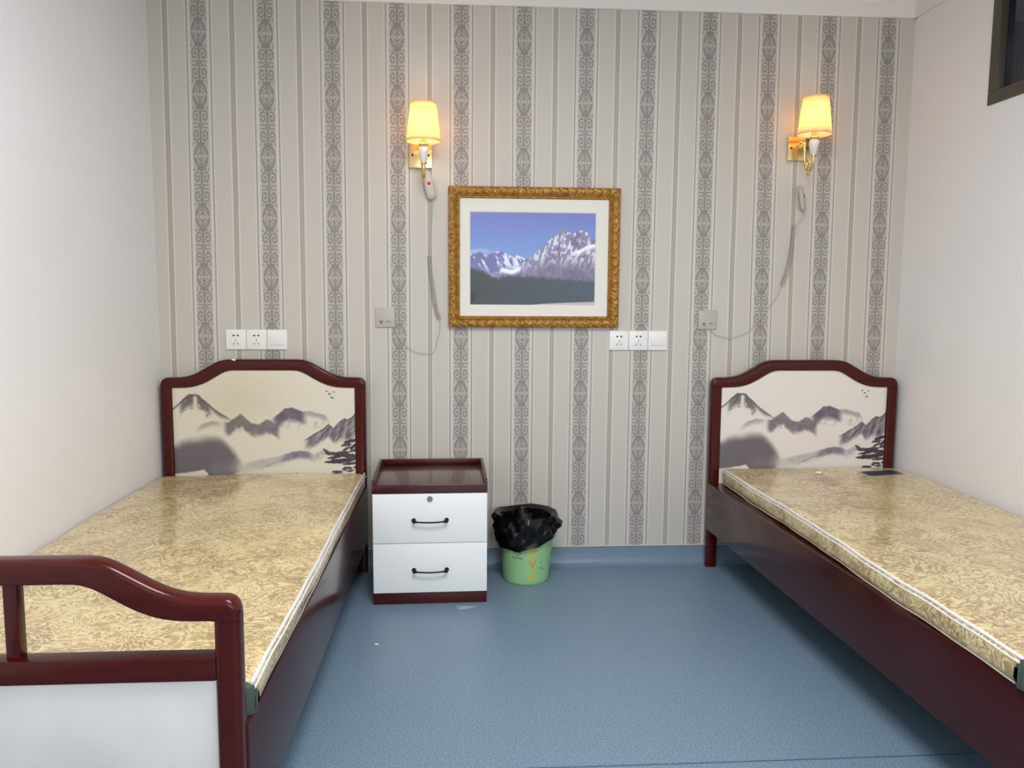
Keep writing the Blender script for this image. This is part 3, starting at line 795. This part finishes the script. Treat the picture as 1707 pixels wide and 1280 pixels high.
# ------------------------------------------------------------------ nightstand
ns = thing('nightstand', 'white two-drawer nightstand with dark red tray top beside the left bed', 'nightstand', (-.1150, 3.0695, 0), 0.020)
NW = .2225; ND = .40
box('plinth', -NW, NW, .004, ND-.004, 0, .046, 'laminate_red', ns, .0015)
box('side_panel', -NW+.001, -NW+.018, .018, ND, .046, .447, 'laminate_red', ns, .001)
box('side_panel', NW-.018, NW-.001, .018, ND, .046, .447, 'laminate_red', ns, .001)
box('back_panel', -NW+.018, NW-.018, ND-.008, ND, .046, .447, 'laminate_red', ns, .001)
box('top_board', -NW-.002, NW+.002, -.003, ND, .447, .482, 'laminate_top', ns, .002)
for s_ in (-1, 1):
    # rail rising from a rounded nub at the front to the back corner
    xs = sorted((s_*(NW+.002), s_*(NW-.010)))
    bm = bmesh.new(); bm2 = [(.004, .482), (.004, .489), (.007, .496), (.013, .499), (.022, .498), (.030, .495), (.040, .496), (.10, .499), (ND, .503), (ND, .482)]
    A = [bm.verts.new((xs[0], y, z)) for y, z in bm2]; B = [bm.verts.new((xs[1], y, z)) for y, z in bm2]
    bm.faces.new(A); bm.faces.new(B[::-1])
    for i in range(len(bm2)):
        j = (i+1) % len(bm2); bm.faces.new((A[i], A[j], B[j], B[i]))
    bmesh.ops.bevel(bm, geom=[e for e in bm.edges if abs(e.verts[0].co.x-e.verts[1].co.x) < 1e-6], offset=.0015, segments=2, affect='EDGES')
    obj('tray_side_rail', bm, 'laminate_red', ns)
box('tray_back_rail', -NW+.010, NW-.010, ND-.014, ND, .482, .503, 'laminate_red', ns, .002)
for z0, z1, zh in ((.248, .4455, .339), (.0475, .2455, .139)):
    dr = box('drawer', -NW, NW, 0, .018, z0, z1, 'lam', ns, .0014)
    bm = bmesh.new()
    pts = spline([(-.064, -.004, zh), (-.058, -.020, zh-.0005), (-.035, -.0245, zh-.002), (0, -.026, zh-.003), (.035, -.0245, zh-.002), (.058, -.020, zh-.0005), (.064, -.004, zh)], 6)
    tube_bm(pts, [.0045 if abs(q.x) > .05 else .0033 for q in pts], 8, bm)
    for s_ in (-1, 1): lathe_bm([(0.0, .006), (.006, .0055), (.0085, .003), (.009, 0.0), (.0085, -.001)], 16, 'Y', (s_*.064, 0, zh), bm)
    bmesh.ops.create_uvsphere(bm, u_segments=12, v_segments=8, radius=.0075, matrix=Matrix.Translation((-.062, -.019, zh)))
    bmesh.ops.create_uvsphere(bm, u_segments=12, v_segments=8, radius=.0075, matrix=Matrix.Translation((.062, -.019, zh)))
    obj('handle', bm, 'black', dr, label='black arched metal handle')
    if z1 > .4:
        bm = lathe_bm([(.0115, -.001), (.0115, .003), (.0105, .0042), (.0085, .0042), (.008, .003), (.0, .003)], 24, 'Y', (-.001, 0, .424))
        lo = obj('lock', bm, 'steel', dr, label='round steel key lock')
box('key_slot', -.002, .000, -.0036, -.0025, .419, .429, 'slot', ns, 0)

# ------------------------------------------------------------------ waste bin with liner
BX, BY = .285, 3.347
wbn = thing('waste_bin', 'small green plastic waste bin with yellow lettering beside the nightstand', 'bin', (BX, BY, 0))
def rcan(z): return .0985+.0245*z/.28
prof = [(0, .003), (.088, .003), (.094, 0), (.0975, .004), (.0985, .012)]+[(rcan(z), z) for z in (.05, .1, .15, .2, .25)]+[(.1235, .264), (.1245, .268), (.122, .271), (.1195, .268), (.118, .25), (.094, .01), (0, .008)]
obj('body', lathe_bm(prof, 56), 'green', wbn)
def on_can(mesh_pts, ang0, z0, off):
    out = []
    for (x, z, d_) in mesh_pts:
        zz = z0+z; r_ = rcan(zz)+off+d_; a = ang0+x/r_; out.append((r_*math.sin(a), -r_*math.cos(a), zz))
    return out
def letter(name, txt, size, ang0, z0, m, off=.0003, bold=0.0):
    cu = bpy.data.curves.new('t', 'FONT'); cu.body = txt; cu.size = size; cu.align_x = 'CENTER'; cu.extrude = .0003; cu.resolution_u = 3; cu.offset = bold
    o = bpy.data.objects.new('t', cu); COL.objects.link(o)
    dg = bpy.context.evaluated_depsgraph_get(); me = bpy.data.meshes.new_from_object(o.evaluated_get(dg))
    pts = on_can([(v.co.x, v.co.y, v.co.z) for v in me.vertices], ang0, z0, off)
    for v, p_ in zip(me.vertices, pts): v.co = p_
    bpy.data.objects.remove(o); bpy.data.curves.remove(cu)
    me.materials.clear(); me.materials.append(M[m])
    q = bpy.data.objects.new(name, me); COL.objects.link(q); q.parent = wbn; return q
for ch, z, m_ in (('L', .172, 'yellow'), ('o', .122, 'yellow'), ('v', .077, 'orange'), ('e', .022, 'yellow')):
    letter('printed_letter', ch, .080, .18, z, m_, bold=.0006)
letter('printed_caption', 'Tamma', .0165, -.43, .118, 'dkgreen')
hp = []
for i in range(24):
    a = 2*PI*i/24; hp.append((.0055*(16*math.sin(a)**3)/16, .0055*(13*math.cos(a)-5*math.cos(2*a)-2*math.cos(3*a)-math.cos(4*a))/16))
bm = bmesh.new(); A = [bm.verts.new(q) for q in on_can([(x, z, 0.0006) for x, z in hp], -.31, .147, 0)]; bm.faces.new(A)
B = [bm.verts.new(q) for q in on_can([(x, z, 0) for x, z in hp], -.31, .147, 0)]
for i in range(24): bm.faces.new((A[i], B[i], B[(i+1) % 24], A[(i+1) % 24]))
obj('printed_heart', bm, 'red', wbn)
def strokes(name, lines, ang0, z0, rad, m):
    bm = bmesh.new()
    for ln in lines:
        L_ = spline([Vector((x, z, 0)) for x, z in ln], 4); tube_bm(on_can([(v.x, v.y, 0) for v in L_], ang0, z0, 0), rad, 5, bm)
    return obj(name, bm, m, wbn)
strokes('printed_sketch', [[(-.010, .026), (-.002, .028), (.007, .026)], [(.006, .010), (.000, .004), (-.006, -.006)], [(-.003, .006), (.002, .001), (.007, -.004), (.014, -.005), (.020, -.008)]], .55, .073, .0007, 'dkgreen')
# liner: draped over the rim
def liner():
    bm = bmesh.new(); seg = 120; rs = np.random.RandomState(4); rows = []
    ph = rs.rand(12)*6.28
    def crum(a, t):
        return (.0064*math.sin(3*a+ph[0]+5*t)+.0056*math.sin(6*a+ph[1]-6*t)+.0034*math.sin(11*a+ph[2]+9*t)+.0018*math.sin(19*a+ph[3]-11*t)+.0010*math.sin(31*a+ph[4]+14*t))
    n = 26
    # inside: from the bottom of the sack up to the rim, then over and down to the hem
    inner = [(.05, .12), (.085, .15), (.098, .19), (.103, .23), (.106, .26), (.109, .280)]
    for k, (r, z) in enumerate(inner):
        rows.append([Vector(((r+crum(a, z*9)*.7)*math.sin(a), -(r+crum(a, z*9)*.7)*math.cos(a), z+.004*math.sin(4*a+ph[5]))) for a in (2*PI*i/seg for i in range(seg))])
    for k in range(n+1):
        t = k/n; row = []
        for i in range(seg):
            a = 2*PI*i/seg  # a=0 faces the viewer
            rim = .294+.004*math.sin(a*1+2.2)+.003*math.sin(3*a+ph[6])
            hem = .187+.014*math.sin(a-.15)+.004*math.sin(3*a+ph[7])+.003*math.sin(8*a+ph[8])
            if abs((a+PI) % (2*PI)-PI) < 1.2: hem -= .022*math.cos(((a+PI) % (2*PI)-PI)*1.2+.35)
            z = rim-(rim-hem)*max(0, (t-.08)/.92)
            if t < .12: z = rim-.012*(1-math.sin(t/.12*PI/2))
            belly = .014*math.sin(min(t*1.15, 1)*PI)**.8
            r = .1245+belly+.004+crum(a, t*1.3)*(.35+.65*math.sin(min(1, t*1.2)*PI*.9))*1.1
            if t < .12: r = .111+(r-.111)*math.sin(t/.12*PI/2)
            r = max(r, rcan(z)+.0025 if t > .2 else 0)
            row.append(Vector((r*math.sin(a), -r*math.cos(a), z)))
        rows.append(row)
    V_ = [[bm.verts.new(p_) for p_ in r] for r in rows]
    for A, B in zip(V_, V_[1:]):
        for i in range(seg):
            j = (i+1) % seg; bm.faces.new((A[i], A[j], B[j], B[i]))
    bm.faces.new(V_[0])
    return bm
bl = thing('bin_liner', 'crumpled black plastic liner hanging over the rim of the green bin', 'bin liner', (BX, BY, 0))
obj('bag', liner(), 'bag', bl, angle=28)

# ------------------------------------------------------------------ framed picture
FX0, FX1, FZ0, FZ1 = -.047, .695, 1.077, 1.677
pic = thing('framed_picture', 'gilt carved frame holding a photograph of snowy mountains', 'picture', ((FX0+FX1)/2, D, FZ0))
def carved_frame(W, H):
    """sweep a stepped profile round the rectangle, with carved scrolls on the outer band"""
    hw = W/2; prof = [(0, 0.0), (0, .024), (.003, .028), (.007, .029), (.012, .031), (.017, .032), (.022, .031), (.027, .029), (.031, .026), (.033, .024), (.035, .027), (.0375, .028), (.040, .024), (.042, .021), (.0445, .0215), (.047, .018), (.049, .012), (.049, 0.0)]
    bm = bmesh.new(); rings = []
    def side(ax, length):
        return max(2, int(length/.0032))
    sides = [((-hw, 0), (1, 0), (0, 1), W), ((hw, 0), (0, 1), (-1, 0), H), ((hw, H), (-1, 0), (0, -1), W), ((-hw, H), (0, -1), (1, 0), H)]
    for (ox, oz), (tx, tz), (ix, iz), Ln in sides:
        n = side(None, Ln); rg = []
        for q in range(n+1):
            f_ = q/n; ring = []
            for (o_, hgt) in prof:
                s_ = o_+(Ln-2*o_)*f_; h = hgt
                if .004 < o_ < .032:
                    d = min(s_, Ln-s_); per = .036
                    ph = (s_-Ln/2)/per*2*PI; vv_ = (o_-.017)/.013
                    car = math.sin(ph+2.2*vv_)*math.cos(1.7*vv_)*.0026+math.sin(2*ph-3.1*abs(vv_)+.6)*.0019+math.sin(5*ph+4*vv_)*.0009
                    if d < .06: car += .0022*math.sin((d*140)+vv_*2)
                    h += car
                ring.append(bm.verts.new((ox+tx*s_+ix*o_, -h, oz+tz*s_+iz*o_)))
            rg.append(ring)
        for A, B in zip(rg, rg[1:]):
            for k in range(len(prof)-1): bm.faces.new((A[k], A[k+1], B[k+1], B[k]))
    bmesh.ops.remove_doubles(bm, verts=bm.verts, dist=1e-5)
    return bm
obj('frame', carved_frame(FX1-FX0, FZ1-FZ0), 'gilt', pic, angle=60)
xc = (FX0+FX1)/2
ma = (FX0+.046-xc, FX1-.046-xc, .046, FZ1-FZ0-.046); mo = (.043-xc, .594-xc, 1.171-FZ0, 1.573-FZ0)
bm = bmesh.new(); yb = -.010
o4 = [(ma[0], ma[2]), (ma[1], ma[2]), (ma[1], ma[3]), (ma[0], ma[3])]; i4 = [(mo[0], mo[2]), (mo[1], mo[2]), (mo[1], mo[3]), (mo[0], mo[3])]
ii4 = [(x*1.0+(.004 if x < 0 else -.004), z+(.004 if k < 2 else -.004)) for k, (x, z) in enumerate(i4)]
Av = [bm.verts.new((x, yb, z)) for x, z in o4]; Bv = [bm.verts.new((x, yb, z)) for x, z in i4]; Cv = [bm.verts.new((x, yb+.004, z)) for x, z in ii4]
for P0, P1 in ((Av, Bv), (Bv, Cv)):
    for k in range(4): j = (k+1) % 4; bm.faces.new((P0[k], P0[j], P1[j], P1[k]))
Dv = [bm.verts.new((x, yb+.005, z)) for x, z in o4]
for k in range(4): j = (k+1) % 4; bm.faces.new((Av[j], Av[k], Dv[k], Dv[j]))
obj('mat_board', bm, 'mat', pic, angle=20)
def ppaint(Xg, Zg): return mountain_photo((Xg-mo[0])/(mo[1]-mo[0]), (mo[3]-Zg)/(mo[3]-mo[2]))
print_grid('photograph', 270, 200, mo[0]+.0005, mo[1]-.0005, mo[2]+.0005, lambda x: mo[3]-.0005, -.0055, ppaint, 'photo', pic)
bpy.data.objects['photograph'].location.y = 0
box('backing_board', ma[0], ma[1], -.004, 0, ma[2], ma[3], 'mat', pic, 0)

# ------------------------------------------------------------------ wall plates
def plate_bm(w_, h_):
    bm = bmesh.new(); bmesh.ops.create_cube(bm, size=1)
    for v in bm.verts: v.co = Vector((v.co.x*w_, (v.co.y-.5)*.009, v.co.z*h_))
    ed = [e for e in bm.edges if all(q.co.y < -.001 for q in e.verts)]
    bmesh.ops.bevel(bm, geom=ed, offset=.003, segments=3, profile=.5, affect='EDGES'); return bm
G = 'white wall plates'
def socket(label, x, z):
    t = thing('wall_socket', label, 'socket', (x, D, z), 0, G)
    obj('plate', plate_bm(.0852, .0860), 'plastic', t)
    box('insert', -.024, .024, -.0102, -.008, -.030, .030, 'plastic', t, .001)
    for s_ in (-1, 1):
        box('slot', s_*.0088-.0042, s_*.0088+.0042, -.0106, -.0098, .0145, .0205, 'slot', t, 0)
    box('slot', -.0011, .0011, -.0106, -.0098, -.007, .003, 'slot', t, 0)
    for s_ in (-1, 1):
        bm = box_bm(-.0012, .0012, -.0106, -.0098, -.005, .005); bmesh.ops.rotate(bm, verts=bm.verts, cent=(0, -.01, 0), matrix=Matrix.Rotation(s_*math.radians(-28), 3, 'Y'))
        bmesh.ops.translate(bm, verts=bm.verts, vec=(s_*.0085, 0, -.0175)); obj('slot', bm, 'slot', t)
    return t
def switch(label, x, z):
    t = thing('light_switch', label, 'switch', (x, D, z), 0, G)
    obj('plate', plate_bm(.0852, .0860), 'plastic', t)
    box('frame', -.034, .034, -.0105, -.008, -.026, .029, 'plastic', t, .001)
    bm = box_bm(-.031, .031, -.0145, -.0095, -.0225, .019, .0012); bmesh.ops.rotate(bm, verts=bm.verts, cent=(0, -.011, 0), matrix=Matrix.Rotation(math.radians(4), 3, 'X'))
    obj('rocker', bm, 'plastic', t)
    return t
x0 = -.999; z = 1.0195
socket('leftmost white five-hole socket above the left headboard', x0+.043, z)
socket('white socket between another socket and the switch above the left headboard', x0+.1295, z)
switch('white rocker switch above the left headboard', x0+.216, z)
x0 = .6605; z = 1.0205
socket('white five-hole socket directly under the right corner of the gilt frame', x0+.043, z)
socket('white socket between another socket and the switch below the gilt frame', x0+.1295, z)
switch('white rocker switch below and right of the gilt frame', x0+.216, z)
def call_plate(label, x, z):
    t = thing('nurse_call_plate', label, 'call plate', (x, D, z), 0, 'call plates')
    obj('plate', plate_bm(.0835, .0835), 'plastic2', t)
    box('raised_panel', -.033, .033, -.0098, -.008, -.028, .033, 'plastic2', t, .001)
    box('jack', -.0295+.004, -.010, -.0104, -.0092, -.018, -.0145, 'slot', t, 0)
    obj('jack', lathe_bm([(0, .0105), (.0032, .0105), (.0032, .0095)], 14, 'Y', (-.0165, 0, -.0245)), 'slot', t)
    for dx in (.008, .0155): box('jack', dx, dx+.0048, -.0104, -.0092, -.019, -.0155, 'slot', t, 0)
    return t
call_plate('grey-white call plate with small jacks left of the gilt frame', -.321, 1.1165)
call_plate('grey-white call plate with small jacks left of the right bed', 1.100, 1.113)

# ------------------------------------------------------------------ sconces
def sconce(label, xp, zc, xs, bulb_w):
    t = thing('wall_sconce', label, 'wall lamp', (xp, D, zc), 0, 'brass wall sconces')
    dx = xs-xp; ya = -.130
    box('backplate', -.0485, .0485, -.014, 0, -.051, .051, 'brass', t, .003, 3)
    for s_ in (-1, 1): obj('screw', lathe_bm([(0, .0175), (.003, .017), (.0045, .0155), (.0045, .0135)], 14, 'Y', (s_*.034, 0, .002)), 'slot', t)
    p_ = spline([(dx*.3, -.012, .022), (dx*.35, -.035, .026), (dx*.45, -.052, .018), (dx*.5, -.057, -.01), (dx*.55, -.058, -.05), (dx*.65, -.066, -.085), (dx*.8, -.090, -.108), (dx*.95, -.116, -.098), (dx, -.128, -.072), (dx, -.130, -.045)], 6)
    obj('arm', tube_bm(p_, .0058, 12), 'brass', t)
    # little scroll inside the bend
    q = [(dx*.75+.0, -.088+.018*math.cos(a)*(1-a/14), -.072+.018*math.sin(a)*(1-a/14)) for a in np.linspace(-2.2, 6.2, 34)]
    obj('scroll', tube_bm(q, .0034, 8), 'brass', t)
    obj('finial', lathe_bm([(0, -.128), (.004, -.126), (.007, -.120), (.005, -.114), (.003, -.108), (.006, -.104)], 18, 'Z', (dx*.82, -.092, 0)), 'brass', t)
    obj('urn', lathe_bm([(.006, -.050), (.010, -.046), (.012, -.036), (.016, -.022), (.0205, -.005), (.0215, .006), (.019, .014), (.013, .018), (0, .019)], 28, 'Z', (dx, ya, 0)), 'ceramic', t)
    obj('collar', lathe_bm([(.008, -.054), (.0135, -.052), (.0135, -.047), (.010, -.045)], 24, 'Z', (dx, ya, 0)), 'brass', t)
    obj('lamp_holder', lathe_bm([(.012, .017), (.019, .020), (.021, .026), (.017, .030), (.012, .032), (.012, .070), (0, .070)], 24, 'Z', (dx, ya, 0)), 'brass', t)
    rb, rt, z0, z1 = .0705, .0525, .036, .189
    sh = obj('lamp_shade', lathe_bm([(rb, z0), (rt, z1), (rt-.0012, z1), (rb-.0012, z0), (rb, z0)], 48, 'Z', (dx, ya, 0)), 'shade', t)
    obj('trim_ring', lathe_bm([(rb-.001, z0), (rb+.0018, z0), (rb+.0010, z0+.008), (rb-.002, z0+.008), (rb-.001, z0)], 48, 'Z', (dx, ya, 0)), 'shade', sh)
    obj('trim_ring', lathe_bm([(rt-.001, z1-.005), (rt+.0016, z1-.005), (rt+.0014, z1+.001), (rt-.002, z1+.001), (rt-.001, z1-.005)], 48, 'Z', (dx, ya, 0)), 'shade', sh)
    bm = lathe_bm([(.010, .070), (.012, .078), (.020, .096), (.0235, .110), (.021, .126), (.012, .136), (0, .139)], 20, 'Z', (dx, ya, 0))
    obj('bulb', bm, emis('warm_bulb', (255, 228, 188), bulb_w), t)
    return t
sconce('lit brass wall sconce with cream shade left of the gilt frame', -.1645, 1.801, -.1465, 40)
sconce('lit brass wall sconce with cream shade above the right headboard', 1.4775, 1.8595, 1.493, 26)

# ------------------------------------------------------------------ call handsets on coiled cords
def handset(label, top, bot, face, coil, wire):
    """top/bot: ends of the handset body, coil: path of the coiled part, wire: path of the thin lead to the plate"""
    top = Vector(top); bot = Vector(bot)
    t = thing('call_handset', label, 'call button', tuple(bot), 0, 'call handsets')
    ax = (top-bot); Ln = ax.length; ax.normalize(); fc = Vector(face).normalized(); sd = ax.cross(fc).normalized(); fc = sd.cross(ax)
    bm = bmesh.new(); rings = []
    for s_, wd, th in ((0, .011, .006), (.006, .0175, .009), (.02, .0215, .0105), (.06, .0215, .010), (.085, .0195, .009), (Ln-.006, .0165, .008), (Ln, .010, .005)):
        ring = []
        for k in range(20):
            a = 2*PI*k/20; c_, s2 = math.cos(a), math.sin(a)
            ring.append(bm.verts.new(ax*s_+sd*(wd*math.copysign(abs(c_)**.55, c_))+fc*(th*math.copysign(abs(s2)**.55, s2))))
        rings.append(ring)
    for A, B in zip(rings, rings[1:]):
        for k in range(20): bm.faces.new((A[k], A[(k+1) % 20], B[(k+1) % 20], B[k]))
    bm.faces.new(rings[0]); bm.faces.new(rings[-1])
    obj('body', bm, 'plastic2', t, angle=50)
    bm = lathe_bm([(0, .004), (.005, .0036), (.0072, .002), (.0072, 0)], 20, 'Z')
    R_ = Matrix((sd, ax, fc)).transposed() if True else None
    for v in bm.verts: v.co = R_ @ v.co + ax*(Ln*.56)+fc*.0098
    obj('button', bm, 'red', t, label='round red call button')
    o = Vector(bot)
    cs = spline(coil, 14); lead = spline([bot+ax*.004, bot-ax*.02, Vector(coil[0])], 8)
    obj('lead', tube_bm([q-o for q in lead], .0018, 6), 'plastic2', t)
    # coil
    Ls = [0]
    for a, b in zip(cs, cs[1:]): Ls.append(Ls[-1]+(b-a).length)
    tot = Ls[-1]; turns = int(tot/.0088); N = turns*12; pts = []
    for i in range(N+1):
        d_ = tot*i/N; k = min(max(0, next((j for j in range(len(Ls)-1) if Ls[j+1] >= d_), len(Ls)-2)), len(cs)-2)
        f_ = (d_-Ls[k])/max(1e-9, Ls[k+1]-Ls[k]); c_ = cs[k].lerp(cs[k+1], f_); tg = (cs[k+1]-cs[k]).normalized()
        u = tg.cross(Vector((0, 1, 0))).normalized(); v = tg.cross(u); a = 2*PI*i/12
        pts.append(c_+(u*math.cos(a)+v*math.sin(a))*.0082-o)
    obj('coiled_cord', tube_bm(pts, .0017, 5), 'plastic2', t)
    obj('wire', tube_bm([q-o for q in spline(wire, 8)], .0014, 6), 'plastic2', t)
    return t
y_ = D-.010
handset('call handset with red button hanging under the left sconce on a coiled cord', (-.141, D-.018, 1.735), (-.116, D-.018, 1.620), (.10, -1, .05),
        [(-.1285, y_, 1.385), (-.127, y_, 1.34), (-.119, y_, 1.27), (-.109, y_, 1.193), (-.100, y_, 1.145), (-.087, y_, 1.112)],
        [(-.087, y_, 1.112), (-.083, y_-.01, 1.075), (-.094, y_-.004, 1.03), (-.114, y_, .968), (-.15, y_, .962), (-.198, y_, .972), (-.25, y_+.004, 1.01), (-.292, y_+.004, 1.078)])
handset('call handset hanging on a coiled cord under the right sconce, seen edge-on', (1.489, D-.020, 1.70), (1.508, D-.020, 1.592), (.85, -.5, 0),
        [(1.475, y_, 1.53), (1.472, y_, 1.510), (1.466, y_, 1.45), (1.460, y_, 1.388), (1.446, y_, 1.32), (1.428, y_, 1.266)],
        [(1.428, y_, 1.266), (1.405, y_, 1.215), (1.366, y_, 1.163), (1.328, y_, 1.11), (1.288, y_, 1.066), (1.24, y_, 1.042), (1.194, y_, 1.034), (1.14, y_, 1.046), (1.112, y_, 1.073)])
